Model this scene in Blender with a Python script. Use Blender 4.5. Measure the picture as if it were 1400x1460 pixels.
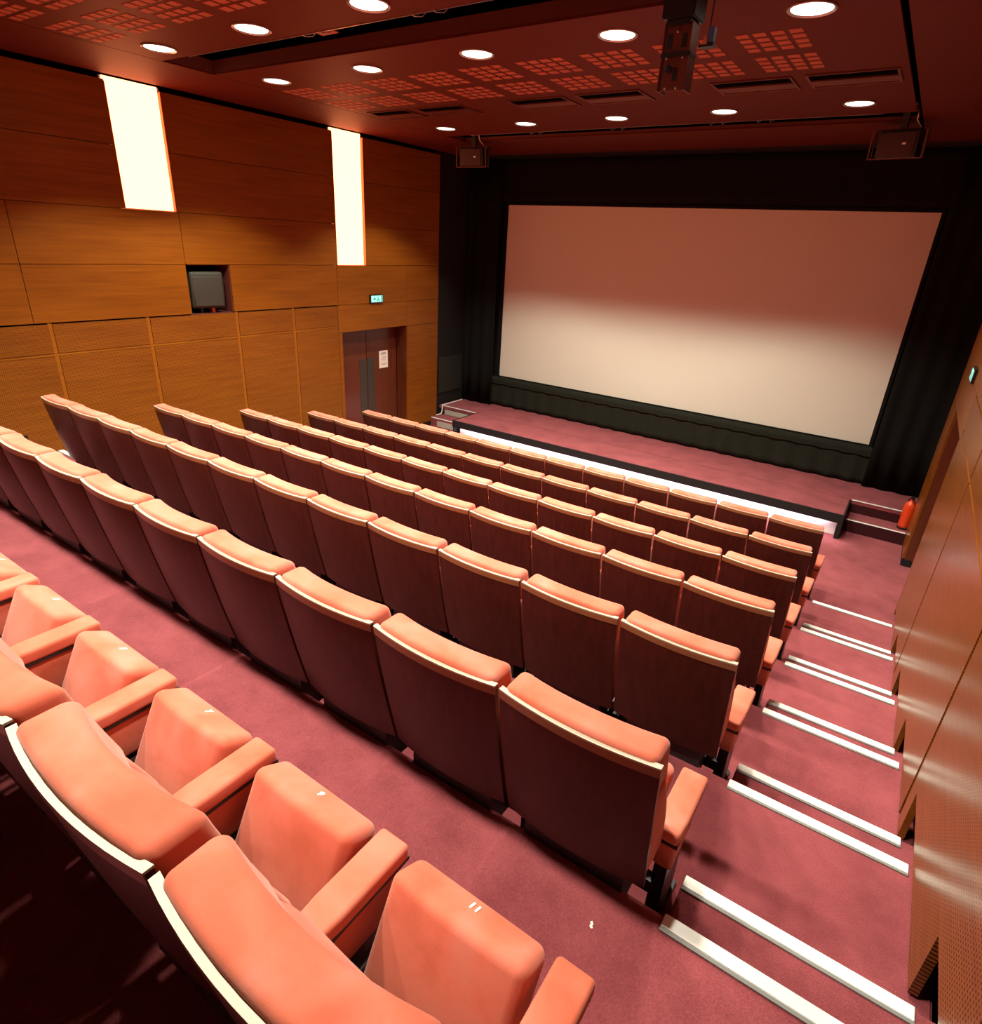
import bpy, bmesh, math, random
from mathutils import Vector, Matrix

# ------------------------------------------------------------------ scene, camera, world, exposure
sc = bpy.context.scene
for o in list(bpy.data.objects):
    bpy.data.objects.remove(o)
COL = sc.collection
sc.view_settings.view_transform = 'Standard'
sc.view_settings.look = 'None'
sc.view_settings.gamma = 1.0
sc.view_settings.use_curve_mapping = False
sc.view_settings.exposure = 0.0

F_PX, YAW, PIT, ROL = 866.291, -0.581, -0.417, 0.056
CAM = Vector((0.256, -6.705, 3.631))
fw = Vector((math.sin(YAW) * math.cos(PIT), math.cos(YAW) * math.cos(PIT), math.sin(PIT)))
r0 = Vector((math.cos(YAW), -math.sin(YAW), 0))
u0 = r0.cross(fw)
rr = r0 * math.cos(ROL) + u0 * math.sin(ROL)
uu = -r0 * math.sin(ROL) + u0 * math.cos(ROL)
cd = bpy.data.cameras.new('camera')
cam = bpy.data.objects.new('camera', cd)
COL.objects.link(cam)
cd.sensor_fit = 'HORIZONTAL'
cd.sensor_width = 36.0
cd.lens = F_PX / 1400 * 36
cd.clip_start = 0.02
cam.matrix_world = Matrix(((rr.x, uu.x, -fw.x, CAM.x), (rr.y, uu.y, -fw.y, CAM.y), (rr.z, uu.z, -fw.z, CAM.z), (0, 0, 0, 1)))
sc.camera = cam

wd = bpy.data.worlds.new('world')
sc.world = wd
wd.use_nodes = True
wd.node_tree.nodes['Background'].inputs[0].default_value = (0, 0, 0, 1)
wd.node_tree.nodes['Background'].inputs[1].default_value = 0

# lamp settings of the room
DOWN_W, DOWN_COL, DOWN_ANGLE, DOWN_BLEND = 430.0, (1.0, 0.93, 0.76), 112.0, 0.30
WALL_LAMP = (8.0, 2.2, 0.84)
LED_COL, LED_STR = (1.0, 0.90, 1.0), 60.0

random.seed(7)
# ------------------------------------------------------------------ room measures (metres)
XL, XR = -7.812, 0.85
CEIL = 5.09
YB = -8.6                      # back of the room
ROWP, NY, DN = 1.076, 1.246, 0.31
ZR = [0, 0, .184, .41, .664, .945, 1.25, 1.569]
PITCH, NSEAT = 0.56, 12
def edge(i): return -(i - 1) * ROWP + NY
YEND = 3.24                    # where the timber side walls stop
YSCR = 4.42
ZST = 0.36                     # stage height

# ------------------------------------------------------------------ materials
MATS = {}
def new_mat(name):
    m = bpy.data.materials.new(name); m.use_nodes = True
    MATS[name] = m
    return m, m.node_tree.nodes, m.node_tree.links, m.node_tree.nodes['Principled BSDF']
def plain(name, col, rough=.5, metal=0., spec=.5, var=.0, scale=30., bump=0., sheen=0., coat=0.):
    m, n, l, b = new_mat(name)
    b.inputs['Base Color'].default_value = (*col, 1)
    b.inputs['Roughness'].default_value = rough
    b.inputs['Metallic'].default_value = metal
    b.inputs['Specular IOR Level'].default_value = spec
    if sheen:
        b.inputs['Sheen Weight'].default_value = sheen
        b.inputs['Sheen Roughness'].default_value = .45
        b.inputs['Sheen Tint'].default_value = (1, .75, .62, 1)
    if coat:
        b.inputs['Coat Weight'].default_value = coat
        b.inputs['Coat Roughness'].default_value = .15
    if var or bump:
        tc = n.new('ShaderNodeTexCoord'); nz = n.new('ShaderNodeTexNoise')
        nz.inputs['Scale'].default_value = scale; nz.inputs['Detail'].default_value = 4
        l.new(tc.outputs['Object'], nz.inputs['Vector'])
        if var:
            mx = n.new('ShaderNodeMix'); mx.data_type = 'RGBA'
            mx.inputs[6].default_value = (*[c * (1 - var) for c in col], 1)
            mx.inputs[7].default_value = (*[min(1, c * (1 + var)) for c in col], 1)
            l.new(nz.outputs['Fac'], mx.inputs[0]); l.new(mx.outputs[2], b.inputs['Base Color'])
        if bump:
            bp = n.new('ShaderNodeBump'); bp.inputs['Strength'].default_value = bump; bp.inputs['Distance'].default_value = .004
            l.new(nz.outputs['Fac'], bp.inputs['Height']); l.new(bp.outputs[0], b.inputs['Normal'])
    return m
def emit(name, col, st):
    m, n, l, b = new_mat(name)
    b.inputs['Base Color'].default_value = (.04, .04, .04, 1)
    b.inputs['Emission Color'].default_value = (*col, 1)
    b.inputs['Emission Strength'].default_value = st
    return m
def math_node(n, l, op, a, b=None):
    k = n.new('ShaderNodeMath'); k.operation = op
    for i, v in enumerate((a, b)):
        if v is None: continue
        if isinstance(v, (int, float)): k.inputs[i].default_value = v
        else: l.new(v, k.inputs[i])
    return k.outputs[0]
def wood(name, c1, c2, rough, perf=0., coat=.0, axis='Y', hole_col=(.055, .017, .003), spec=.5, bump=.35):
    """veneer with the grain along one axis; perf = pitch of drilled holes"""
    m, n, l, b = new_mat(name)
    tc = n.new('ShaderNodeTexCoord'); mp = n.new('ShaderNodeMapping')
    s = {'Y': (14, .55, 14), 'X': (.55, 14, 14), 'Z': (14, 14, .55)}[axis]
    mp.inputs['Scale'].default_value = s
    l.new(tc.outputs['Object'], mp.inputs['Vector'])
    nz = n.new('ShaderNodeTexNoise'); nz.inputs['Scale'].default_value = 2.2; nz.inputs['Detail'].default_value = 8; nz.inputs['Roughness'].default_value = .62
    l.new(mp.outputs[0], nz.inputs['Vector'])
    nb = n.new('ShaderNodeTexNoise'); nb.inputs['Scale'].default_value = .7; nb.inputs['Detail'].default_value = 2
    l.new(tc.outputs['Object'], nb.inputs['Vector'])
    f = math_node(n, l, 'ADD', math_node(n, l, 'MULTIPLY', nz.outputs['Fac'], .75), math_node(n, l, 'MULTIPLY', nb.outputs['Fac'], .3))
    rp = n.new('ShaderNodeValToRGB')
    rp.color_ramp.elements[0].position = .36; rp.color_ramp.elements[0].color = (*c1, 1)
    rp.color_ramp.elements[1].position = .66; rp.color_ramp.elements[1].color = (*c2, 1)
    l.new(f, rp.inputs[0])
    b.inputs['Roughness'].default_value = rough
    b.inputs['Specular IOR Level'].default_value = spec
    if coat:
        b.inputs['Coat Weight'].default_value = coat; b.inputs['Coat Roughness'].default_value = .22
    if perf:
        sx = n.new('ShaderNodeSeparateXYZ'); l.new(tc.outputs['Object'], sx.inputs[0])
        def cell(o): return math_node(n, l, 'SUBTRACT', math_node(n, l, 'FRACT', math_node(n, l, 'DIVIDE', o, perf)), .5)
        a, c = cell(sx.outputs['Y']), cell(sx.outputs['Z'])
        d = math_node(n, l, 'SQRT', math_node(n, l, 'ADD', math_node(n, l, 'MULTIPLY', a, a), math_node(n, l, 'MULTIPLY', c, c)))
        hole = math_node(n, l, 'LESS_THAN', d, .27)
        mx = n.new('ShaderNodeMix'); mx.data_type = 'RGBA'
        l.new(hole, mx.inputs[0]); l.new(rp.outputs[0], mx.inputs[6]); mx.inputs[7].default_value = (*hole_col, 1)
        l.new(mx.outputs[2], b.inputs['Base Color'])
        bp = n.new('ShaderNodeBump'); bp.inputs['Strength'].default_value = bump; bp.inputs['Distance'].default_value = .003; bp.invert = True
        l.new(hole, bp.inputs['Height']); l.new(bp.outputs[0], b.inputs['Normal'])
    else:
        l.new(rp.outputs[0], b.inputs['Base Color'])
    return m
def carpet(name, c1, c2):
    m, n, l, b = new_mat(name)
    tc = n.new('ShaderNodeTexCoord')
    n1 = n.new('ShaderNodeTexNoise'); n1.inputs['Scale'].default_value = 3.2; n1.inputs['Detail'].default_value = 5; n1.inputs['Roughness'].default_value = .65
    n2 = n.new('ShaderNodeTexNoise'); n2.inputs['Scale'].default_value = 190; n2.inputs['Detail'].default_value = 2
    for k in (n1, n2): l.new(tc.outputs['Object'], k.inputs['Vector'])
    f = math_node(n, l, 'ADD', math_node(n, l, 'MULTIPLY', n1.outputs['Fac'], .6), math_node(n, l, 'MULTIPLY', n2.outputs['Fac'], .4))
    rp = n.new('ShaderNodeValToRGB')
    rp.color_ramp.elements[0].position = .34; rp.color_ramp.elements[0].color = (*c1, 1)
    rp.color_ramp.elements[1].position = .64; rp.color_ramp.elements[1].color = (*c2, 1)
    l.new(f, rp.inputs[0]); l.new(rp.outputs[0], b.inputs['Base Color'])
    b.inputs['Roughness'].default_value = .95; b.inputs['Specular IOR Level'].default_value = .1
    b.inputs['Sheen Weight'].default_value = .25; b.inputs['Sheen Tint'].default_value = (1, .55, .6, 1)
    bp = n.new('ShaderNodeBump'); bp.inputs['Strength'].default_value = .5; bp.inputs['Distance'].default_value = .006
    l.new(n2.outputs['Fac'], bp.inputs['Height']); l.new(bp.outputs[0], b.inputs['Normal'])
    return m

carpet('carpet', (.165, .032, .038), (.31, .070, .080))
wood('wall_wood', (.16, .042, .0022), (.24, .073, .0045), .42, spec=.22)
wood('wall_wood_perf', (.17, .045, .0025), (.255, .078, .005), .45, perf=.017, spec=.22)
wood('wall_wood_batten', (.22, .062, .004), (.29, .095, .007), .42, spec=.22)
wood('right_wood', (.16, .042, .0028), (.24, .073, .0055), .30, coat=.10, spec=.45)
wood('right_wood_perf', (.17, .045, .003), (.255, .078, .006), .30, perf=.019, coat=.10, hole_col=(.016, .005, .001), spec=.45, bump=1.0)
wood('door_wood', (.085, .018, .007), (.13, .03, .011), .35, axis='Z', coat=.1)
wood('shell_wood', (.032, .0062, .004), (.058, .012, .0075), .38, axis='Z', spec=.22)
wood('shell_band_wood', (.16, .062, .026), (.24, .10, .045), .30, axis='X', coat=.2)
plain('ply_edge', (.40, .35, .26), .45, var=.12, scale=90)
m, n, l, b = new_mat('velvet')
tc = n.new('ShaderNodeTexCoord'); oi = n.new('ShaderNodeObjectInfo'); mp = n.new('ShaderNodeMapping')
l.new(tc.outputs['Object'], mp.inputs['Vector'])
cb = n.new('ShaderNodeCombineXYZ')
for k, f in enumerate((17., 31., 9.)): l.new(math_node(n, l, 'MULTIPLY', oi.outputs['Random'], f), cb.inputs[k])
l.new(cb.outputs[0], mp.inputs['Location'])
n1 = n.new('ShaderNodeTexNoise'); n1.inputs['Scale'].default_value = 5.5; n1.inputs['Detail'].default_value = 5; n1.inputs['Distortion'].default_value = .4
n2 = n.new('ShaderNodeTexNoise'); n2.inputs['Scale'].default_value = 260; n2.inputs['Detail'].default_value = 2
l.new(mp.outputs[0], n1.inputs['Vector']); l.new(tc.outputs['Object'], n2.inputs['Vector'])
rp = n.new('ShaderNodeValToRGB')
for k, (p, c) in enumerate(((.30, (.50, .100, .052)), (.50, (.60, .142, .084)), (.74, (.58, .195, .142)))):
    e = rp.color_ramp.elements[k] if k < 2 else rp.color_ramp.elements.new(p)
    e.position = p; e.color = (*c, 1)
l.new(n1.outputs['Fac'], rp.inputs[0]); l.new(rp.outputs[0], b.inputs['Base Color'])
b.inputs['Roughness'].default_value = .85; b.inputs['Specular IOR Level'].default_value = .2
b.inputs['Sheen Weight'].default_value = .35; b.inputs['Sheen Roughness'].default_value = .45; b.inputs['Sheen Tint'].default_value = (1, .75, .66, 1)
bp = n.new('ShaderNodeBump'); bp.inputs['Strength'].default_value = .15; bp.inputs['Distance'].default_value = .002
l.new(n2.outputs['Fac'], bp.inputs['Height']); l.new(bp.outputs[0], b.inputs['Normal'])
plain('black_metal', (.012, .012, .013), .42)
plain('black_paint', (.010, .009, .009), .75, spec=.3)
plain('black_cloth', (.010, .010, .009), .95, spec=.1, var=.25, scale=14)
plain('skirt_cloth', (.020, .022, .016), .95, spec=.1, var=.25, scale=14)
plain('ceiling_paint', (.090, .012, .0035), .62, spec=.15, var=.06, scale=3)
plain('ceiling_patch', (.40, .125, .072), .75, spec=.2, var=.1, scale=60)
plain('slot_red', (.10, .02, .012), .7)
plain('void', (.004, .004, .004), 1, spec=.0)
plain('screen_fabric', (.69, .69, .59), .95, spec=.05, var=.015, scale=3)
plain('nosing_white', (.86, .87, .83), .35, var=.04, scale=40)
plain('nosing_grey', (.20, .20, .19), .5)
plain('riser_shade', (.045, .010, .012), .9, spec=.1, var=.2, scale=40)  # step riser colour with the shadow on it painted in
plain('riser_grey', (.42, .40, .34), .5, var=.06, scale=20)
plain('white_plastic', (.82, .80, .76), .4)
plain('ring_metal', (.55, .48, .42), .35, metal=.8)
plain('aluminium', (.42, .38, .36), .4, metal=.9)
plain('bronze_plate', (.16, .045, .03), .4, metal=.5)
plain('speaker_grey', (.032, .030, .022), .6, bump=.3, scale=300)
plain('speaker_grille', (.045, .014, .010), .7, bump=.4, scale=300)
plain('push_plate', (.055, .050, .040), .45, metal=.3)
plain('paper', (.86, .78, .70), .8)
plain('ink', (.30, .30, .27), .8)
plain('extinguisher_red', (.75, .06, .010), .3, coat=.4)
plain('hinge_red', (.60, .06, .03), .6)
plain('number_white', (.95, .9, .82), .6)
plain('box_blue', (.06, .09, .22), .5)
plain('box_orange', (.55, .16, .04), .6)
plain('reveal_orange', (.75, .20, .08), .6)
emit('lamp_panel', tuple(c / WALL_LAMP[0] for c in WALL_LAMP), WALL_LAMP[0])
emit('downlight_lens', DOWN_COL, 6.0)
emit('led', LED_COL, LED_STR)
emit('exit_glow', (.42, 1.0, .86), 1.1)
emit('exit_green', (.0, .45, .25), .8)

# ------------------------------------------------------------------ mesh helpers
class MB:
    def __init__(s): s.v = []; s.f = []
    def add(s, vs, fs):
        o = len(s.v); s.v += [tuple(p) for p in vs]; s.f += [tuple(i + o for i in f) for f in fs]; return s
    def box(s, x0, x1, y0, y1, z0, z1):
        return s.add([(x0, y0, z0), (x1, y0, z0), (x1, y1, z0), (x0, y1, z0), (x0, y0, z1), (x1, y0, z1), (x1, y1, z1), (x0, y1, z1)],
                     [(0, 3, 2, 1), (4, 5, 6, 7), (0, 1, 5, 4), (1, 2, 6, 5), (2, 3, 7, 6), (3, 0, 4, 7)])
    def prism(s, poly, axis, a, b):
        """poly: 2D outline in the other two axes, extruded a..b along axis"""
        n = len(poly)
        def P(p, t): return {'X': (t, p[0], p[1]), 'Y': (p[0], t, p[1]), 'Z': (p[0], p[1], t)}[axis]
        return s.add([P(p, a) for p in poly] + [P(p, b) for p in poly],
                     [tuple(range(n))[::-1], tuple(range(n, 2 * n))] + [(i, (i + 1) % n, n + (i + 1) % n, n + i) for i in range(n)])
    def lathe(s, prof, c=(0, 0, 0), n=24, cap=True):
        o = [(c[0] + r * math.cos(2 * math.pi * k / n), c[1] + r * math.sin(2 * math.pi * k / n), c[2] + z) for r, z in prof for k in range(n)]
        m = len(prof)
        fs = [(i * n + k, i * n + (k + 1) % n, (i + 1) * n + (k + 1) % n, (i + 1) * n + k) for i in range(m - 1) for k in range(n)]
        if cap: fs += [tuple(range(n))[::-1], tuple(range((m - 1) * n, m * n))]
        return s.add(o, fs)
    def tube(s, path, r, n=8):
        vs, fs = [], []
        P = [Vector(p) for p in path]
        for i, p in enumerate(P):
            d = (P[min(i + 1, len(P) - 1)] - P[max(i - 1, 0)]).normalized()
            a = d.orthogonal().normalized() if i == 0 else (a - d * a.dot(d)).normalized()
            b = d.cross(a)
            vs += [tuple(p + (a * math.cos(2 * math.pi * k / n) + b * math.sin(2 * math.pi * k / n)) * r) for k in range(n)]
        for i in range(len(P) - 1):
            fs += [(i * n + k, i * n + (k + 1) % n, (i + 1) * n + (k + 1) % n, (i + 1) * n + k) for k in range(n)]
        fs += [tuple(range(n))[::-1], tuple(range((len(P) - 1) * n, len(P) * n))]
        return s.add(vs, fs)
    def rbox(s, h, r, n=(4, 4, 4), fn=None, seg=3):
        """box of half size h with rounded edges r, its points moved by fn"""
        def axis(hh, k):
            i = hh - r
            z = [i + r * math.tan(math.pi / 4 * j / seg) for j in range(1, seg + 1)]
            mid = [-i + 2 * i * j / k for j in range(k + 1)]
            return [-t for t in z[::-1]] + mid + z
        A = [axis(h[i], n[i]) for i in range(3)]
        idx, vs, fs = {}, [], []
        def vert(p):
            k = tuple(round(c, 6) for c in p)
            if k not in idx:
                q = Vector([max(-(h[i] - r), min(h[i] - r, p[i])) for i in range(3)])
                d = Vector(p) - q
                w = q + d.normalized() * r if d.length > 1e-9 else Vector(p)
                idx[k] = len(vs); vs.append(tuple(fn(w) if fn else w))
            return idx[k]
        for ax in range(3):
            b, c = (ax + 1) % 3, (ax + 2) % 3
            for sg in (-1, 1):
                for i in range(len(A[b]) - 1):
                    for j in range(len(A[c]) - 1):
                        q = []
                        for (ii, jj) in ((i, j), (i + 1, j), (i + 1, j + 1), (i, j + 1)):
                            p = [0, 0, 0]; p[ax] = sg * h[ax]; p[b] = A[b][ii]; p[c] = A[c][jj]
                            q.append(vert(p))
                        fs.append(tuple(q) if sg > 0 else tuple(q[::-1]))
        return s.add(vs, fs)
    def mesh(s, name, mat, smooth=False, bevel=0., origin=None):
        me = bpy.data.meshes.new(name)
        o = Vector(origin) if origin else Vector((0, 0, 0))
        me.from_pydata([tuple(Vector(p) - o) for p in s.v], [], s.f)
        bm = bmesh.new(); bm.from_mesh(me)
        bmesh.ops.recalc_face_normals(bm, faces=bm.faces)
        if bevel:
            bmesh.ops.bevel(bm, geom=[e for e in bm.edges if len(e.link_faces) == 2 and e.calc_face_angle(0) > .6], offset=bevel, segments=2, affect='EDGES', clamp_overlap=True)
        bm.to_mesh(me); bm.free()
        me.materials.append(MATS[mat])
        if smooth:
            me.polygons.foreach_set('use_smooth', [True] * len(me.polygons))
            if smooth != 'all': me.set_sharp_from_angle(angle=math.radians(40))
        me.update()
        return me
    def build(s, name, mat, parent=None, smooth=False, bevel=0., origin=None, loc=None):
        me = s.mesh(name, mat, smooth, bevel, origin)
        return link(name, me, parent, loc if loc is not None else origin)
def link(name, data, parent=None, loc=None):
    o = bpy.data.objects.new(name, data); COL.objects.link(o)
    if loc is not None: o.location = loc
    if parent: o.parent = parent
    return o
def tag(o, label, cat, group=None, kind=None):
    o['label'] = label; o['category'] = cat
    if group: o['group'] = group
    if kind: o['kind'] = kind
    return o
def thing(name, loc, label, cat, group=None, kind=None):
    return tag(link(name, None, None, loc), label, cat, group, kind)
def box(name, mat, b, parent=None, bevel=0.):
    """axis-aligned box in world measures; parent is assumed to sit at its own location"""
    c = ((b[0] + b[1]) / 2, (b[2] + b[3]) / 2, b[4])
    p = wloc(parent) if parent else Vector((0, 0, 0))
    m = MB().box(*b)
    me = m.mesh(name, mat, False, bevel, c)
    return link(name, me, parent, Vector(c) - p)
def wloc(o):
    v = Vector((0, 0, 0))
    while o: v += Vector(o.location); o = o.parent
    return v
def wbuild(mb, name, mat, parent=None, smooth=False, bevel=0., origin=(0, 0, 0)):
    """build from world coordinates with origin, under a parent that is only translated"""
    me = mb.mesh(name, mat, smooth, bevel, origin)
    return link(name, me, parent, Vector(origin) - (wloc(parent) if parent else Vector((0, 0, 0))))

def ground(y):
    """floor level of the seating tiers at y (without the half steps)"""
    z = 0
    for i in range(2, 8):
        if y < edge(i): z = ZR[i]
    return z

# ------------------------------------------------------------------ floor: tiers, half steps, nosings
floor = box('floor', 'carpet', (-8.3, 1.4, YB, 5.0, -.12, 0))
tag(floor, 'plum red carpeted floor stepping up in tiers away from the stage', 'floor', kind='structure')
for i in range(2, 8):
    box('platform', 'carpet', (XL - .10, XR + .08, YB, edge(i), ZR[i - 1], ZR[i]), floor, .008)
AX = {'right': (.07, XR + .005), 'left': (XL, -6.79)}
for side, (xa, xb) in AX.items():
    for i in range(2, 8):
        def nose(y, z, x0=xa, x1=xb):
            w = link('nosing', None, floor, Vector((0, 0, 0)) - wloc(floor))
            w.location = Vector(((x0 + x1) / 2, y, z)) - wloc(floor)
            box('strip', 'nosing_white', (x0 + .004, x1 - .02, y - .046, y + .006, z, z + .007), w, .002)
            box('strip_edge', 'nosing_grey', (x0 + .004, x1 - .02, y - .060, y - .0465, z, z + .006), w)
        if i > 2:
            zh = (ZR[i] + ZR[i - 1]) / 2
            box('step', 'carpet', (xa, xb + (.07 if side == 'right' else 0), edge(i) + .0005, edge(i) + DN, ZR[i - 1] + .0005, zh), floor, .008)
            nose(edge(i) + DN, zh)
        nose(edge(i), ZR[i])

# ------------------------------------------------------------------ stage
stage = thing('stage', (-3.43, 2.66, 0), 'low red carpeted stage with black front edge and white light glowing under it', 'stage', kind='structure')
SF, SX0, SX1, SN = 2.66, -6.93, .075, 3.44
box('deck', 'carpet', (SX0 + .02, SX1 - .02, SF + .02, SN, ZST - .06, ZST), stage, .006)
box('deck', 'carpet', (-8.2, 1.3, SN + .001, 4.48, ZST - .06, ZST), stage, .006)
box('fascia', 'black_paint', (SX0, SX1, SF - .01, SF + .02, ZST - .125, ZST + .006), stage, .003)
for x0, x1 in ((SX0, SX0 + .02), (SX1 - .02, SX1)):
    box('side_board', 'black_paint', (x0, x1, SF + .0205, SN, .0, ZST + .006), stage, .003)
box('corner_post', 'black_paint', (SX1 - .06, SX1, SF - .012, SF + .06, 0, ZST - .126), stage)
box('toe_board', 'white_plastic', (SX0 + .1, SX1 - .07, SF + .13, SF + .15, 0, ZST - .061), stage)
led = box('led_strip', 'led', (SX0 + .14, SX1 - .22, SF + .065, SF + .095, ZST - .082, ZST - .064), stage)
led['label'] = 'bright white light strip under the stage lip'
for x0, x1, rm in ((SX1 + .001, XR + .06, 'carpet'), (XL - .05, SX0 - .001, 'riser_grey')):
    box('step', 'carpet', (x0, x1, 3.06, SN, 0, .175), stage, .006)
    for y, z in ((3.06, .175), (SN, ZST)):
        box('nosing', 'nosing_white', (x0 + .01, x1 - (.06 if rm == 'carpet' else .0) - .01, y - .004, y + .034, z, z + .006), stage, .002)
    box('shaded_riser', 'riser_shade', (x0, x1, SN - .004, SN + .0, .1755, ZST - .0605), stage)  # upper riser face, its shade put into the dark colour
    if rm == 'carpet':
        box('shaded_riser', 'riser_shade', (x0, x1 - .06, 3.053, 3.0598, .0, .168), stage)  # thin sheet over the carpet riser, coloured as if in shadow
    if rm == 'riser_grey':
        box('riser', rm, (x0 + .22, x1 - .14, 3.052, 3.0595, .01, .13), stage)
        box('riser', rm, (x0 + .12, x1 - .14, SN - .012, SN - .0045, .185, .29), stage)

# ------------------------------------------------------------------ side walls
def stepped(y0, y1, z1, off, lift):
    """outline of a panel whose foot follows the tiers; off moves the risers, lift raises the foot"""
    ys = sorted([edge(i) + off for i in range(2, 8) if y0 + .02 < edge(i) + off < y1 - .02])
    pts = [(y1, z1), (y0, z1)]
    cur = y0
    for b in ys + [y1]:
        z = ground((cur + b) / 2 - off) + lift
        pts += [(cur, z), (b, z)]
        cur = b
    return pts
def side_wall(side):
    left = side == 'left'
    x = XL if left else XR
    s = -1 if left else 1                    # direction away from the room
    wm, pm, bmz = ('wall_wood', 'wall_wood_perf', 'wall_wood_batten') if left else ('right_wood', 'right_wood_perf', 'right_wood')
    def xs(a, b): return (x + s * a, x + s * b) if s > 0 else (x + s * b, x + s * a)
    bx = xs(.40, .50)
    w = box('wall_' + side, 'void', (bx[0], bx[1], YB, YEND, 0, 5.6))
    tag(w, 'warm brown timber panelled side wall ' + ('with glowing light panels and double doors' if left else 'beside the stepped aisle, glossy and perforated'), 'wall', kind='structure')
    px = xs(0, .03)
    G = .0025
    def panel(y0, y1, z0, z1, mat=wm, name='panel'):
        return box(name, mat, (px[0], px[1], y0 + G, y1 - G, z0 + G, z1 - G), w, .002)
    A0, A1, B0, B1 = -2.586, -1.965, .649, 1.286
    TOP = 5.045
    back = YB + .02
    # upper band
    for y0, y1 in ((back, -6.0), (-6.0, A0), (A1, B0), (B1, YEND)) if left else ((back, -6.0), (-6.0, A0), (A0, B0), (B0, YEND)):
        panel(y0, y1, 4.42, TOP)
        panel(y0, y1, 3.775, 4.42)
    for y0, y1 in ((back, -6.0), (-6.0, -3.8), (-3.8, -1.945), (-1.945, B0), (B1 if left else B0, YEND)):
        panel(y0, y1, 3.165, 3.775)
    for y0, y1 in ((back, -6.0), (-6.0, -3.8), (-3.8, -1.945), (-1.315, .625), (.625, 2.312), (2.312, YEND)):
        panel(y0, y1, 2.55, 3.165)
    # perforated bands with battens between
    cols = [back, -6.2, -4.9, -3.65, -2.545, -1.285, -.295, .625] if left else [back, -7.0, -5.25, -3.5, -1.2, .625]
    for a, b in zip(cols, cols[1:]):
        box('perforated_panel', pm, (px[0], px[1], a + .024, b - .024, 2.215, 2.535), w, .002)
        pts = stepped(a + .024, b - .024, 2.185, .0 if left else .48, .10 if left else .012)
        m = MB().prism(pts, 'X', px[0], px[1])
        wbuild(m, 'perforated_panel', pm, w, origin=(x, (a + b) / 2, 2.185))
        if left or True:
            tx = xs(.006, .03)
            zb = ground(b - (.0 if left else .48)) + .12
            if b != cols[-1]:
                box('batten', bmz, (tx[0], tx[1], b - .0205, b + .0205, max(zb, ground(b - .1) + .12), 2.545), w)
            box('batten', bmz, (tx[0], tx[1], a + .0215, b - .0215, 2.189, 2.2115), w)
    panel(.605, 2.312, 2.103, 2.55)
    panel(2.312, YEND, 2.103, 2.55)
    panel(2.312, YEND, .10, 2.103)
    panel(.605, .684, .10, 2.103)
    # skirting
    if left:
        tx = xs(.008, .03)
        for i in range(1, 8):
            y1 = edge(i) if i > 1 else .66
            y0 = edge(i + 1) if i < 7 else back
            box('skirting', 'black_paint', (tx[0], tx[1], y0 + .001, y1 - .001, ZR[i], ZR[i] + .098), w)
    tx = xs(.008, .05)
    box('skirting', 'black_paint', (tx[0], tx[1], 2.32, YEND, 0, .098), w)
    # return at the end of the timber
    ex = xs(.031, .12)
    box('end_return', 'door_wood', (ex[0], ex[1], YEND - .03, YEND, 0, 5.05), w)
    # glowing light panels in recesses
    for k, (a, b, z0) in enumerate(((A0, A1, 3.783), (B0, B1, 3.17)) if left else ()):
        p = thing('wall_light_panel', (x, (a + b) / 2, z0),
                  '%s glowing light panel set in the timber wall %s' % ('wide short' if k == 0 else 'narrow tall', 'above the speaker niche' if k == 0 else 'above the double doors'),
                  'light', 'glowing wall panels')
        dx = xs(.052, .06); rx = xs(.0, .051); kx = xs(.061, .075)
        box('diffuser', 'lamp_panel', (dx[0], dx[1], a + .004, b - .004, z0, CEIL - .004), p)
        box('back_plate', 'white_plastic', (kx[0], kx[1], a - .02, b + .02, z0 - .02, CEIL - .004), p)
        box('side_reveal', 'reveal_orange', (rx[0], rx[1], b - .0035, b + .0035, z0, 5.03), p)
        box('side_reveal', 'reveal_orange', (rx[0], rx[1], a - .0035, a + .0035, z0, 5.03), p)
        box('sill', 'reveal_orange', (rx[0], rx[1], a + .004, b - .004, z0 - .008, z0), p)
    # speaker niche
    if left:
        nx = xs(.32, .335); rx = xs(.031, .319)
        n0, n1, z0, z1 = -1.94, -1.32, 2.541, 3.157
        box('niche_back', 'void', (nx[0], nx[1], n0 - .02, n1 + .02, z0 - .02, z1 + .02), w)
        for b in ((n0 - .016, n0, z0, z1), (n1, n1 + .016, z0, z1), (n0 - .016, n1 + .016, z0 - .016, z0), (n0 - .016, n1 + .016, z1, z1 + .016)):
            box('niche_lining', 'slot_red', (rx[0], rx[1], *b), w)
        niche_speaker(x, s, n0, n1, z0, left)
    else:
        panel(-1.945, -1.315, 2.55, 3.165)
    double_door(x, s, left, xs)
    exit_sign(x, s, left, xs)
    return w

def niche_speaker(x, s, n0, n1, z0, left):
    cy = (n0 + n1) / 2 - .0
    t = thing('surround_speaker', (x + s * .17, cy, z0), 'charcoal wall speaker with rounded top sitting in the square niche between timber panels', 'speaker')
    t.rotation_euler = (0, 0, math.radians(-9 if left else 9))
    d = -s
    hd, hw, hh = .12, .225, .235
    m = MB().rbox((hd, hw, hh), .035, (2, 3, 3), lambda v: Vector((v.x * (1 - .25 * (v.z < -0.1) * (-v.z - .1) / .135) + d * .02, v.y, v.z + .30)))
    m.build('cabinet', 'speaker_grey', t, 'all')
    m = MB().rbox((.012, hw - .03, hh - .045), .010, (1, 2, 2), lambda v: Vector((v.x + d * (hd + .012), v.y, v.z + .285)))
    m.build('grille', 'speaker_grey', t, 'all')
    MB().box(-.05, .05, .06, .10, 0, .075).build('foot_bracket', 'hinge_red', t)
    MB().box(-.05, .05, -.10, -.06, 0, .075).build('foot_bracket', 'black_metal', t)

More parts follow.
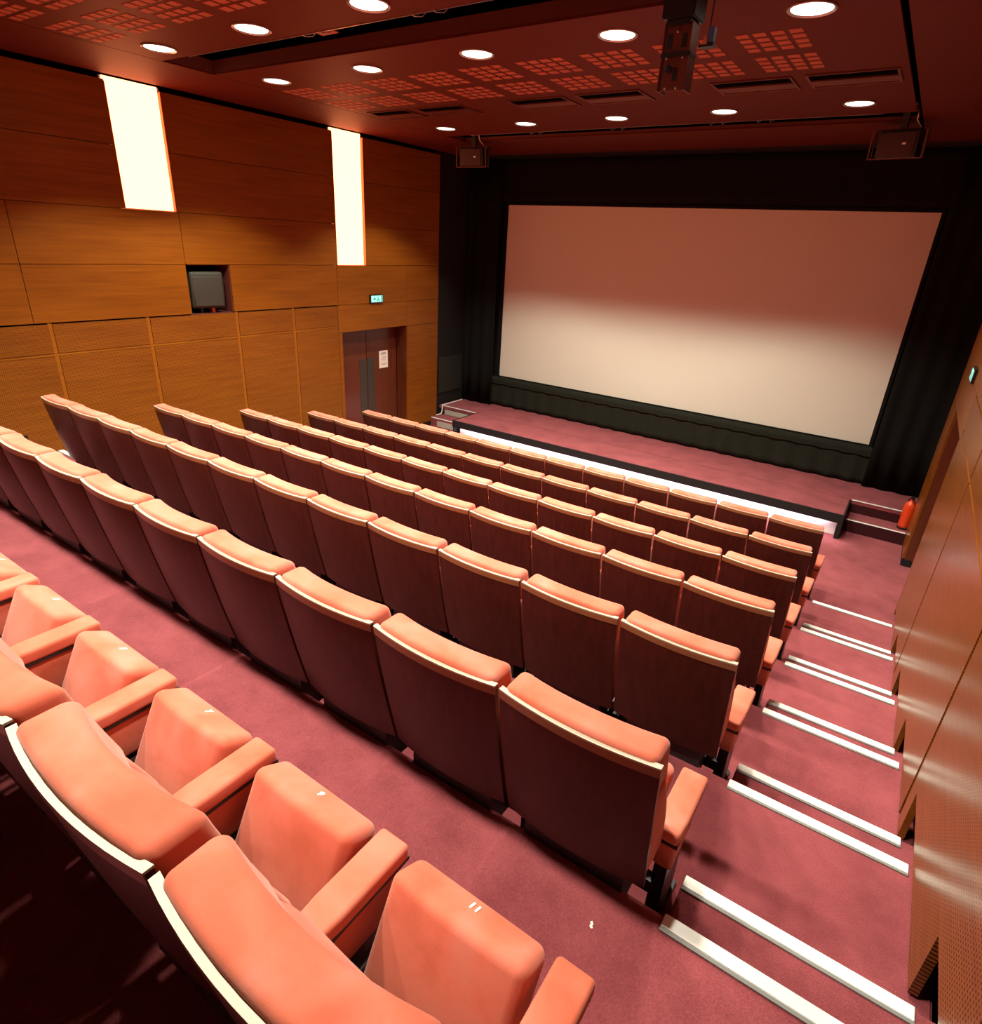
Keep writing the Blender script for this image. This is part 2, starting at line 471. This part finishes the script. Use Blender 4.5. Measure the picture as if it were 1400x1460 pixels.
def double_door(x, s, left, xs):
    y0, y1, zt = .684, 2.312, 2.103
    n = '1' if left else '2'
    d = thing('door_' + n, (x + s * .28, 1.498, 0), 'dark brown double door recessed in the timber wall ' + ('with a white notice' if left else 'near the red extinguisher'), 'door', kind='structure')
    lx = xs(.27, .31)
    for a, b, hy in ((y0 + .012, 1.494, 1), (1.502, y1 - .012, -1)):
        lf = box('door_leaf', 'door_wood', (lx[0], lx[1], a, b, .008, zt - .012), d, .003)
        c = (b if hy > 0 else a)
        pa, pb = (c - .18, c - .012) if hy > 0 else (c + .012, c + .18)
        tx = xs(.264, .2695)
        box('push_plate', 'push_plate', (tx[0], tx[1], pa, pb, .45, 1.54), lf, .001)
    jx = xs(.031, .269)
    for a, b in ((y0 - .02, y0), (y1, y1 + .02)):
        box('jamb', 'door_wood', (jx[0], jx[1], a, b, .10, zt), d)
        box('jamb_foot', 'black_paint', (jx[0], jx[1], a, b, 0, .099), d)
    box('head_lining', 'door_wood', (jx[0], jx[1], y0 - .02, y1 + .02, zt, zt + .02), d)
    if left:
        nt = thing('door_notice', (x + s * .262, 1.93, 1.32), 'white printed paper notice stuck on the dark door leaf', 'notice')
        nx = xs(.2615, .263)
        box('sheet', 'paper', (nx[0], nx[1], 1.815, 2.05, 1.32, 1.645), nt)
        px = xs(.2607, .2614)
        for (a, b, c, e) in ((1.87, 2.0, 1.595, 1.612), (1.87, 2.0, 1.57, 1.587), (1.835, 1.85, 1.575, 1.605), (1.88, 2.0, 1.525, 1.532), (1.895, 1.995, 1.508, 1.514), (1.87, 2.0, 1.491, 1.497),
                             (1.86, 2.005, 1.474, 1.479), (1.875, 1.985, 1.45, 1.454), (1.86, 2.02, 1.405, 1.411), (1.86, 2.02, 1.389, 1.395), (1.865, 2.0, 1.373, 1.379)):
            box('print_line', 'ink', (px[0], px[1], a, b, c, e), nt)

def exit_sign(x, s, left, xs):
    y0, y1, z0, z1 = 1.336, 1.661, 2.548, 2.692
    t = thing('exit_sign', (x, (y0 + y1) / 2, z0), 'small illuminated green exit sign box ' + ('above the doors with the notice' if left else 'on the glossy wall by the stepped aisle'), 'exit sign')
    f = xs(-.030, -.0005); g = xs(-.033, -.0305); h = xs(-.0346, -.0335)
    box('housing', 'black_metal', (f[0], f[1], y0, y1, z0, z1), t, .004)
    box('lit_face', 'exit_glow', (g[0], g[1], y0 + .022, y1 - .022, z0 + .018, z1 - .018), t)
    yc, zc = (y0 + y1) / 2, (z0 + z1) / 2
    k = 1 if left else -1
    # running figure, doorway and arrow in green
    def gpoly(pts): wbuild(MB().prism([(yc + k * a, zc + b) for a, b in pts], 'X', h[0], h[1]), 'pictogram', 'exit_green', t, origin=(x, yc, zc))
    gpoly([(.105, -.05), (.135, -.05), (.135, .05), (.105, .05)])
    gpoly([(.045, -.048), (.06, -.05), (.05, -.015), (.04, .005), (.03, -.005), (.035, -.02)])
    gpoly([(.0, -.045), (.03, -.02), (.035, .0), (.02, .022), (.01, .02), (.018, -.002), (-.01, -.035)])
    gpoly([(.022, .026), (.034, .026), (.038, .034), (.034, .042), (.022, .042), (.018, .034)])
    gpoly([(-.10, 0), (-.065, .03), (-.065, .01), (-.03, .01), (-.03, -.01), (-.065, -.01), (-.065, -.03)])

side_wall('left')
side_wall('right')

# black side returns beside the stage, grille
for side, x0, x1 in (('left', -8.0, -7.90), ('right', .94, 1.04)):
    w = box('wall_stage_' + side, 'black_paint', (x0, x1, YEND + .001, 4.6, 0, 5.55))
    tag(w, 'black side wall beside the stage ' + ('next to the white trimmed steps' if side == 'left' else 'behind the red extinguisher'), 'wall', kind='structure')
    xa = x1 if side == 'left' else x0 - .012
    gr = link('air_grille', None, w, Vector((xa, 3.39, .62)) - wloc(w))
    box('grille_frame', 'black_metal', (xa + .0005, xa + .012, 3.37, 4.20, .60, 1.38), gr)
    xb = xa + .0125 if side == 'left' else xa - .0065
    for k in range(18):
        z = .635 + k * .041
        box('slat', 'speaker_grey', (xb, xb + .006, 3.39, 4.18, z, z + .024), gr)
wf = box('wall_front', 'black_paint', (-8.3, 1.4, 4.52, 4.64, 0, 5.6))
tag(wf, 'black wall behind the projection screen', 'wall', kind='structure')
wb = box('wall_back', 'wall_wood', (-8.3, 1.4, YB - .1, YB, 0, 5.6))
tag(wb, 'plain brown timber wall at the rear of the seating', 'wall', kind='structure')

# ------------------------------------------------------------------ screen and drapes
sx0, sx1, sz0, sz1 = -7.03, .058, 1.0, 4.317
scr = thing('projection_screen', (-3.486, YSCR, sz0), 'large white cinema projection screen stretched above the stage', 'screen')
box('screen_cloth', 'screen_fabric', (sx0, sx1, YSCR, YSCR + .01, sz0, sz1), scr)
for b in ((sx0 - .05, sx0, sz0 - .05, sz1 + .05), (sx1, sx1 + .05, sz0 - .05, sz1 + .05), (sx0, sx1, sz1, sz1 + .05), (sx0, sx1, sz0 - .05, sz0)):
    box('frame_bar', 'black_cloth', (b[0], b[1], YSCR - .006, YSCR + .02, b[2], b[3]), scr)
def drape(name, x0, x1, y, z0, z1, amp, per, mat, label, parent=None):
    n = max(8, int((x1 - x0) / per * 8))
    ph = [random.uniform(.8, 1.2) for _ in range(n + 1)]
    vs, fs = [], []
    rows = 6
    for j in range(rows + 1):
        for i in range(n + 1):
            x = x0 + (x1 - x0) * i / n
            t = 1 - j / rows
            vs.append((x, y + amp * math.sin(2 * math.pi * x / per + .7 * math.sin(x * 3)) * ph[i] * (.35 + .65 * t), z0 + (z1 - z0) * j / rows))
    for j in range(rows):
        for i in range(n):
            a = j * (n + 1) + i
            fs.append((a, a + 1, a + n + 2, a + n + 1))
    m = MB().add(vs, fs)
    o = wbuild(m, name, mat, parent, True, origin=((x0 + x1) / 2, y, z0))
    sd = o.modifiers.new('thick', 'SOLIDIFY'); sd.thickness = .006
    if label: tag(o, label, 'curtain')
    return o
sk = drape('stage_skirt_curtain', -7.35, .95, 4.345, ZST + .004, .985, .018, .34, 'skirt_cloth', 'black pleated skirt curtain hanging below the projection screen')
bar = box('curtain_batten', 'skirt_cloth', (-7.3, .6, 4.315, 4.324, .845, .862), sk)
drape('masking_curtain', -7.87, -7.10, 4.24, ZST + .004, 5.05, .022, .26, 'black_cloth', 'black masking curtain beside the screen by the air grille')
drape('masking_curtain', .13, .93, 4.28, ZST + .004, 5.05, .022, .26, 'black_cloth', 'black masking curtain beside the screen near the red extinguisher')
drape('pelmet_curtain', -7.87, .93, 4.36, 4.375, 5.08, .012, .4, 'black_cloth', 'black pelmet drape across the top of the screen')

# ------------------------------------------------------------------ ceiling
ceil = box('ceiling', 'void', (-8.3, 1.4, YB, 4.64, 5.6, 5.7))
tag(ceil, 'dark red painted ceiling with downlights and two black slots', 'ceiling', kind='structure')
CX0, CX1 = -6.575, -.385
SA0, SA1, SB0, SB1 = -2.62, -2.06, 1.87, 2.36
def cpanel(x0, x1, y0, y1): return box('ceiling_panel', 'ceiling_paint', (x0, x1, y0, y1, CEIL, CEIL + .02), ceil)
cpanel(-7.765, CX0 - .012, YB, 3.85); cpanel(CX1 + .045, XR - .045, YB, 3.85)
for y0, y1 in ((YB, SA0), (SA1, SB0), (SB1, 3.85)): cpanel(CX0, CX1, y0, y1)
box('ceiling_panel', 'black_paint', (-8.0, 1.04, 3.853, 4.5, CEIL, CEIL + .02), ceil)
for y0, y1, lip in ((SA0, SA1, .125), (SB0, SB1, .05)):
    box('slot_cover', 'void', (CX0 - .3, CX1 + .3, y0 - .35, y1 + .35, CEIL + .42, CEIL + .44), ceil)
    for a, b in ((y0 - .36, y0 - .345), (y1 + .345, y1 + .36)):
        box('slot_baffle', 'void', (CX0 - .3, CX1 + .3, a, b, CEIL + .0205, CEIL + .42), ceil)
    box('slot_side', 'slot_red', (CX0, CX1, y1, y1 + .015, CEIL + .0205, CEIL + lip), ceil)
    box('slot_side', 'slot_red', (CX0, CX1, y0 - .015, y0, CEIL + .0205, CEIL + .06), ceil)
    box('slot_end', 'slot_red', (CX0 - .010, CX0, y0, y1, CEIL + .0205, CEIL + lip), ceil)
    box('slot_end', 'slot_red', (CX1, CX1 + .010, y0, y1, CEIL + .0205, CEIL + lip), ceil)
    box('edge_angle', 'aluminium', (CX0 + .45, CX1 - .3, y0 + .001, y0 + .012, CEIL - .004, CEIL + .03), ceil)
# acoustic patches: 4 x 4 cells in groups
patch = MB().box(-.044, .044, -.041, .041, -.003, 0).mesh('patch', 'ceiling_patch')
def group(cx, cy, pitch_x, pitch_y):
    g = link('acoustic_panel', None, ceil, Vector((cx, cy, CEIL)) - wloc(ceil))
    for a in range(4):
        for b in range(4):
            link('patch', patch, g, ((a - 1.5) * pitch_x, (b - 1.5) * pitch_y, 0))
for k in range(9):
    for yy in (-1.045, -.425):
        group(-1.205 - k * .632, yy, .122, .122)
for k in range(9):
    for yy in (-3.46, -4.08):
        group(-1.205 - k * .632, yy, .122, .122)

# air diffusers
for k, xc in enumerate((-.805, -1.625, -3.035, -3.90, -5.255, -6.085)):
    nm = ('first', 'second', 'third', 'fourth', 'fifth', 'sixth')[k]
    w = .355 if k != 5 else .33
    t = thing('air_diffuser', (xc, .23, CEIL), 'dark slotted air diffuser in the ceiling, %s of the line from the exit-sign aisle side' % nm, 'air vent', 'ceiling air diffusers')
    for b in ((-w, w, -.235, -.215), (-w, w, .215, .235), (-w, -w + .02, -.215, .215), (w - .02, w, -.215, .215)):
        box('frame_bar', 'bronze_plate', (xc + b[0], xc + b[1], .23 + b[2], .23 + b[3], CEIL - .012, CEIL - .0005), t)
    box('dark_slot', 'void', (xc - w + .021, xc + w - .021, .016, .20, CEIL - .004, CEIL - .0005), t)
    m = MB().prism([(.20, CEIL - .003), (.20, CEIL - .016), (.43, CEIL - .006), (.444, CEIL - .003)], 'X', xc - w + .021, xc + w - .021)
    wbuild(m, 'blade', 'bronze_plate', t, origin=(xc, .23, CEIL))

# downlights
rings = MB().lathe([(.128, -.001), (.150, -.001), (.150, -.009), (.143, -.013), (.128, -.006)], n=40, cap=False).mesh('trim_ring', 'ring_metal', True)
lens = MB().lathe([(.002, -.004), (.09, -.0045), (.1275, -.0035)], n=40, cap=False)
lens.f.append(tuple(range(40)))
lens = lens.mesh('lens', 'downlight_lens')
sl = bpy.data.lights.new('downlight_beam', 'SPOT')
sl.energy = DOWN_W; sl.color = DOWN_COL; sl.spot_size = math.radians(DOWN_ANGLE); sl.spot_blend = DOWN_BLEND; sl.shadow_soft_size = .11
LX = (-.86, -2.19, -3.48, -4.775, -6.12)
ORD = ('first', 'second', 'third', 'fourth', 'fifth')
for y, rn in ((1.27, 'row nearest the screen'), (-1.63, 'just before the wide black slot'), (-2.905, 'just behind the wide black slot'), (-5.8, 'row above the rear seats')):
    for k, x in enumerate(LX):
        t = thing('ceiling_downlight', (x, y, CEIL), 'round ceiling downlight, %s from the stepped-aisle side, %s' % (ORD[k], rn), 'downlight', 'ceiling downlights')
        link('trim_ring', rings, t); link('lens', lens, t)
        link('beam', sl, t, (0, 0, -.03))

# hung loudspeakers at the front slot
for cx, rz, lab in ((-6.385, 20, 'black loudspeaker in a bracket hung from the ceiling on the door-notice side'), (-.50, -20, 'black loudspeaker in a bracket hung from the ceiling on the extinguisher side')):
    t = thing('hanging_loudspeaker', (cx, 2.36, 4.73), lab, 'speaker')
    t.rotation_euler = (math.radians(6), 0, math.radians(rz) * .4)
    MB().rbox((.20, .13, .13), .012, (1, 1, 1), lambda v: v + Vector((0, .02, .135))).build('cabinet', 'black_metal', t, True)
    MB().rbox((.17, .006, .115), .005, (1, 1, 1), lambda v: v + Vector((0, -.118, .135))).build('grille', 'speaker_grille', t, True)
    MB().box(.05, .085, -.130, -.125, .13, .15).build('badge', 'white_plastic', t)
    m = MB().box(-.262, -.25, -.02, .02, .0, .285).box(.25, .262, -.02, .02, .0, .285).box(-.25, .25, -.02, .02, .273, .285).box(-.25, -.2, -.012, .012, .12, .14).box(.2, .25, -.012, .012, .12, .14)
    m.build('yoke_bracket', 'black_metal', t)
    m = MB().box(-.268, .268, -.128, -.118, -.008, .002).box(-.268, -.256, -.128, -.118, .002, .27).box(.256, .268, -.128, -.118, .002, .27)
    m.build('face_frame', 'bronze_plate', t)
    MB().box(-.035, .035, -.03, .03, .285, .70).build('drop_rod', 'black_metal', t)
    MB().tube([(.02, -.05, .68), (.06, -.10, .55), (.13, -.11, .45), (.12, -.04, .36), (.17, 0, .29)], .006, 6).build('cable', 'white_plastic', t, True)

# equipment hanging out of the wide slot
t = thing('hanging_projector_mount', (-1.44, -2.30, 4.555), 'bronze metal equipment mount hanging from the black ceiling slot', 'ceiling mount')
MB().box(-.10, .10, -.10, .10, .36, .90).box(-.075, .075, -.08, .08, .33, .36).build('black_housing', 'black_metal', t, bevel=.006)
for z0, z1 in ((.195, .345), (.0, .175)):
    MB().box(-.083, .083, -.05, -.044, z0, z1).build('face_plate', 'bronze_plate', t)
    for sx in (-1, 1):
        MB().box(sx * .083 - .004, sx * .083 + .004, -.06, .07, z0, z1).build('side_rail', 'bronze_plate', t)
MB().box(-.09, .09, -.065, .06, .175, .195).build('cross_bar', 'black_metal', t)
for (x, z) in ((-.05, .168), (.05, .168), (-.035, .012), (.035, .012), (0, .30)):
    MB().lathe([(.008, 0), (.008, .008), (.004, .012)], n=10).build('bolt', 'aluminium', t, loc=(x, -.054, z)).rotation_euler = (math.pi / 2, 0, 0)
MB().box(-.062, -.03, -.053, -.0505, .22, .29).box(.03, .062, -.053, -.0505, .22, .29).build('dark_window', 'black_metal', t)
MB().lathe([(.022, 0), (.022, .02), (.012, .024)], n=16).build('lens_barrel', 'black_metal', t, True, loc=(-.03, -.052, .11)).rotation_euler = (math.pi / 2, 0, 0)
MB().box(.0, .028, -.055, -.0505, .05, .12).build('dark_window', 'black_metal', t)
MB().lathe([(.05, 0), (.01, -.05)], n=16).build('cone', 'black_metal', t, True, loc=(0, -.02, .355))
t = thing('junction_box', (-1.262, -2.30, 4.77), 'small blue and orange electrical box hanging beside the bronze ceiling mount', 'electrical box')
MB().box(-.005, .032, -.025, .025, .02, .10).build('blue_case', 'box_blue', t, bevel=.003)
MB().prism([(-.032, .01), (.002, .01), (-.014, .06)], 'Y', -.03, -.026).build('orange_tag', 'box_orange', t)
MB().box(-.05, .04, -.03, .03, .0, .012).build('shelf', 'black_metal', t)
MB().tube([(-.005, 0, .1), (-.002, 0, .3), (.005, 0, .7)], .004, 6).build('cable', 'black_metal', t)

# clips and a small pale tray in the slots
for x, y0, wh in ((-4.40, SA0, 'near the glowing panels'), (-3.23, SA0, 'towards the bronze mount')):
    t = thing('rail_clip', (x, y0 + .02, CEIL), 'thin wire hanger clips on the black slot edge ' + wh, 'wire clip')
    for dx in (-.1, .1):
        MB().tube([(dx, -.03, -.004), (dx + .005, -.01, -.012), (dx + .03, .05, .0), (dx + .06, .09, .05)], .004, 6).build('wire', 'aluminium', t, True)
    if x < -4: MB().box(-.07, .12, .10, .16, .03, .04).build('tray', 'ceiling_patch', t)
for k, x in enumerate((-5.0, -3.75, -2.45, -1.9)):
    t = thing('wire_hanger', (x, SB0 + .02, CEIL), 'short thin wire hanger pair, %s of the front slot from the notice side' % ORD[k], 'wire clip')
    for dx in (-.07, .07):
        MB().tube([(dx, -.03, -.004), (dx + .005, .0, -.02), (dx + .03, .06, .01)], .004, 6).build('wire', 'aluminium', t, True)

# ------------------------------------------------------------------ theatre seats
SHW = .271
PROF = [(.345, .145), (.425, .126), (.50, .108), (.58, .090), (.66, .072), (.74, .056), (.82, .040), (.90, .025), (.98, .011), (1.04, .003), (1.07, .0)]
def ys(z):
    if z <= PROF[0][0]:
        a, b = PROF[0], PROF[1]
    elif z >= PROF[-1][0]:
        a, b = PROF[-2], PROF[-1]
    else:
        for a, b in zip(PROF, PROF[1:]):
            if a[0] <= z <= b[0]: break
    return a[1] + (b[1] - a[1]) * (z - a[0]) / (b[0] - a[0])
def bow(x): return -.028 * (1 - (x / SHW) ** 2) + .013
Y0 = -.35                                     # local y of the back-top line
def curved_plate(z0, z1, nz, t0, t1, hw, mat, name):
    """plate following the backrest: from t0 to t1 in front of the shell's rear face"""
    nx = 12; vs, fs = [], []
    for t in (t0, t1):
        for j in range(nz + 1):
            z = z0 + (z1 - z0) * j / nz
            # foot corners rounded off
            for i in range(nx + 1):
                x = -hw + 2 * hw * i / nx
                vs.append((x, Y0 + ys(z) + bow(x) + t, z))
    def I(k, j, i): return k * (nz + 1) * (nx + 1) + j * (nx + 1) + i
    for j in range(nz):
        for i in range(nx):
            fs.append((I(0, j, i), I(0, j, i + 1), I(0, j + 1, i + 1), I(0, j + 1, i)))
            fs.append((I(1, j, i), I(1, j + 1, i), I(1, j + 1, i + 1), I(1, j, i + 1)))
    for i in range(nx):
        fs.append((I(0, 0, i), I(1, 0, i), I(1, 0, i + 1), I(0, 0, i + 1)))
        fs.append((I(0, nz, i), I(0, nz, i + 1), I(1, nz, i + 1), I(1, nz, i)))
    for j in range(nz):
        fs.append((I(0, j, 0), I(0, j + 1, 0), I(1, j + 1, 0), I(1, j, 0)))
        fs.append((I(0, j, nx), I(1, j, nx), I(1, j + 1, nx), I(0, j + 1, nx)))
    return MB().add(vs, fs).mesh(name, mat, True)
D = {}
D['back_shell'] = curved_plate(.425, 1.064, 12, 0, .016, SHW, 'shell_wood', 'back_shell')
D['top_edge'] = curved_plate(1.0645, 1.071, 1, -.003, .0175, SHW, 'ply_edge', 'top_edge')
D['edge_band'] = curved_plate(1.032, 1.064, 1, -.0030, -.0003, SHW, 'shell_band_wood', 'edge_band')
# headrest pad
def head(v):
    z = .972 + v.z
    c = .080 - .16 * (v.z)                                 # leans forward towards its foot
    y = ys(z) + bow(v.x) * .9 + c + v.y * (1.0 + .25 * (v.x / .25) ** 2 * (v.y > 0))
    return Vector((v.x, Y0 + y, z + .010 * math.cos(v.x / .25 * 1.4) * (v.z > .05)))
D['headrest_pad'] = MB().rbox((.260, .057, .112), .028, (8, 2, 4), head).mesh('headrest_pad', 'velvet', 'all')
# back cushion with a forward lumbar bulge
FR = [(.33, .285), (.36, .295), (.45, .312), (.55, .312), (.65, .288), (.75, .245), (.85, .190), (.95, .13)]
def front(z):
    z = max(FR[0][0], min(FR[-1][0], z))
    for a, b in zip(FR, FR[1:]):
        if a[0] <= z <= b[0]: break
    return a[1] + (b[1] - a[1]) * (z - a[0]) / (b[0] - a[0])
def cush(v):
    z = .69 + v.z
    yb = ys(z) + bow(v.x) + .014
    t = (v.y + .1) / .2
    yf = front(z) - .012 * math.cos(v.x / .26 * 1.5)
    return Vector((v.x, Y0 + yb + (yf - yb) * t, z))
D['back_cushion'] = MB().rbox((.268, .10, .240), .035, (8, 2, 8), cush).mesh('back_cushion', 'velvet', 'all')
# tipped-up seat
TA = math.radians(62)
SC = Vector((0, .485, .395))                  # centre of the folded pad, y from back-top line
def seatp(v):
    # v.y: along the seat from hinge (-) to nose (+); v.z: through the pad, + = sitting side
    k = 1 + .10 * (v.y / .19)
    y, z = v.y, v.z * k + .012 * math.cos(v.x / .2 * 1.5) * (1 if v.z > 0 else 0)
    return Vector((v.x, Y0 + SC.y + y * math.cos(TA) - z * math.sin(TA), SC.z + y * math.sin(TA) + z * math.cos(TA)))
D['seat_cushion'] = MB().rbox((.205, .185, .062), .032, (6, 6, 2), seatp).mesh('seat_cushion', 'velvet', 'all')
D['seat_pan'] = MB().rbox((.195, .172, .010), .006, (1, 1, 1), lambda v: seatp(Vector((v.x, v.y * .8 - .04, v.z - .070))), seg=1).mesh('seat_pan', 'black_metal', True)
m = MB()
for sx in (-1, 1):
    m.box(sx * .215 - .010, sx * .215 + .010, Y0 + .30, Y0 + .46, .24, .34)
m.box(-.27, .27, Y0 + .30, Y0 + .345, .20, .26).box(-.20, .20, Y0 + .152, Y0 + .30, .20, .435)
D['hinge_beam'] = m.mesh('hinge_beam', 'black_metal')
m = MB().rbox((.050, .165, .027), .014, (1, 4, 1), lambda v: Vector((v.x * (1 - .12 * (v.y < -.1)), Y0 + .445 + v.y, .533 + v.z - .0)))
D['armrest_pad'] = m.mesh('armrest_pad', 'velvet', 'all')
D['arm_plate'] = MB().box(-.044, .044, Y0 + .285, Y0 + .614, .492, .5065).mesh('arm_plate', 'black_metal')
m = MB().rbox((.036, .152, .080), .018, (1, 3, 3), lambda v: Vector((v.x, Y0 + .438 + v.y * (1 - .22 * (.08 - v.z) / .16), .412 + v.z)))
D['arm_panel'] = m.mesh('arm_panel', 'velvet', 'all')
D['leg'] = MB().box(-.024, .024, Y0 + .32, Y0 + .53, .012, .335).box(-.035, .035, Y0 + .27, Y0 + .56, 0, .012).mesh('leg', 'black_metal')
RIGHT = PITCH / 2
PARTS = [('back_shell', 0), ('headrest_pad', 0), ('back_cushion', 0), ('seat_cushion', 0), ('hinge_beam', 0)]
def arm(t, x):
    a = link('armrest', D['arm_panel'], t, (x, 0, 0))
    link('armrest_pad', D['armrest_pad'], a); link('arm_plate', D['arm_plate'], a)
    link('leg', D['leg'], t, (x, 0, 0))
# printed seat numbers: odd numbers run from the stepped aisle inwards
def number_mesh(txt):
    c = bpy.data.curves.new('n', 'FONT'); c.body = txt; c.size = .034; c.align_x = 'CENTER'; c.align_y = 'CENTER'; c.extrude = .0012; c.resolution_u = 2
    c.offset = .0012
    o = bpy.data.objects.new('n', c); COL.objects.link(o)
    dg = bpy.context.evaluated_depsgraph_get()
    me = bpy.data.meshes.new_from_object(o.evaluated_get(dg))
    bpy.data.objects.remove(o)
    me.materials.clear(); me.materials.append(MATS['number_white'])
    return me
NUMS = [11, 9, 7, 5, 3, 1, 2, 4, 6, 8, 10, 12]
NM = {n: number_mesh(str(n)) for n in NUMS}
ROWN = {1: 'front row by the stage', 2: 'second row from the stage', 3: 'third row from the stage', 4: 'fourth row from the stage', 5: 'fifth row from the stage', 6: 'sixth row from the stage', 7: 'rear row'}
SEATN = ['end', 'second', 'third', 'fourth', 'fifth', 'sixth', 'seventh', 'eighth', 'ninth', 'tenth', 'eleventh', 'twelfth']
for i in range(1, 8):
    for j in range(NSEAT):
        xc = -PITCH * (j + .5)
        lab = 'orange velvet tip-up seat in the %s, %s' % (ROWN[i], 'beside the extinguisher-side aisle' if j == 0 else 'at the door-notice end' if j == NSEAT - 1 else SEATN[j] + ' from the extinguisher-side aisle')
        t = thing('theatre_seat', (xc, -(i - 1) * ROWP - Y0, ZR[i]), lab, 'seat', 'rows of orange cinema seats')
        sh = link('back_shell', D['back_shell'], t)
        link('top_edge', D['top_edge'], sh); link('edge_band', D['edge_band'], sh)
        link('headrest_pad', D['headrest_pad'], t); link('back_cushion', D['back_cushion'], t)
        sd = link('seat_cushion', D['seat_cushion'], t)
        link('seat_pan', D['seat_pan'], sd)
        link('hinge_beam', D['hinge_beam'], t)
        arm(t, RIGHT)
        if j == NSEAT - 1: arm(t, -RIGHT)
        if i == 7:
            nn = link('seat_number', NM[NUMS[j]], sd)
            p = seatp(Vector((.012, .1862, -.005)))
            nn.location = p
            nn.rotation_euler = (TA - math.pi / 2, 0, 0)

# ------------------------------------------------------------------ small things
t = thing('fire_extinguisher', (.80, 3.27, .175), 'red fire extinguisher standing on the stage step against the side wall', 'fire extinguisher')
MB().lathe([(.070, .03), (.076, .05), (.076, .34), (.066, .385), (.034, .42), (.022, .43), (.022, .455)], n=24).build('cylinder', 'extinguisher_red', t, True)
MB().lathe([(.068, 0), (.078, .004), (.078, .032), (.070, .032)], n=24).build('base_ring', 'black_metal', t, True)
MB().box(-.022, .022, -.020, .020, .455, .485).build('valve', 'black_metal', t, bevel=.003)
MB().box(-.010, .010, -.105, .02, .487, .497).box(-.010, .010, -.095, .0, .462, .470).build('handle', 'black_metal', t, bevel=.002)
MB().tube([(0, .02, .47), (0, .06, .47), (-.03, .095, .42), (-.05, .092, .30), (-.05, .09, .16)], .010, 8).build('hose', 'black_metal', t, True)

t = thing('white_cable', (-7.80, 3.4, ZST), 'white cable clipped along the edge of the stage steps by the wall', 'cable')
MB().tube([(-.02, .75, .012), (-.02, .4, .012), (-.015, .06, .012), (-.005, .035, .012)], .011, 6).build('upper_run', 'white_plastic', t, True)
MB().tube([(-.005, .035, .012), (.0, .02, -.03), (-.002, .02, -.10), (.02, -.04, -.155), (-.02, -.18, -.17), (-.05, -.30, -.172)], .010, 6).build('loose_run', 'white_plastic', t, True)

vs = []
random.seed(3)
m = MB()
for a in range(5):
    x, y = random.uniform(-.006, .006), random.uniform(-.010, .010)
    m.add([(x - .004, y - .003, .001), (x + .005, y - .002, .003), (x + .002, y + .005, .005), (x - .003, y + .003, .002)], [(0, 1, 2, 3)])
o = m.build('paper_scrap', 'paper', None, loc=(-.113, -5.39, 1.5705))
tag(o, 'tiny torn white paper scrap lying on the carpet by the rear row', 'scrap')
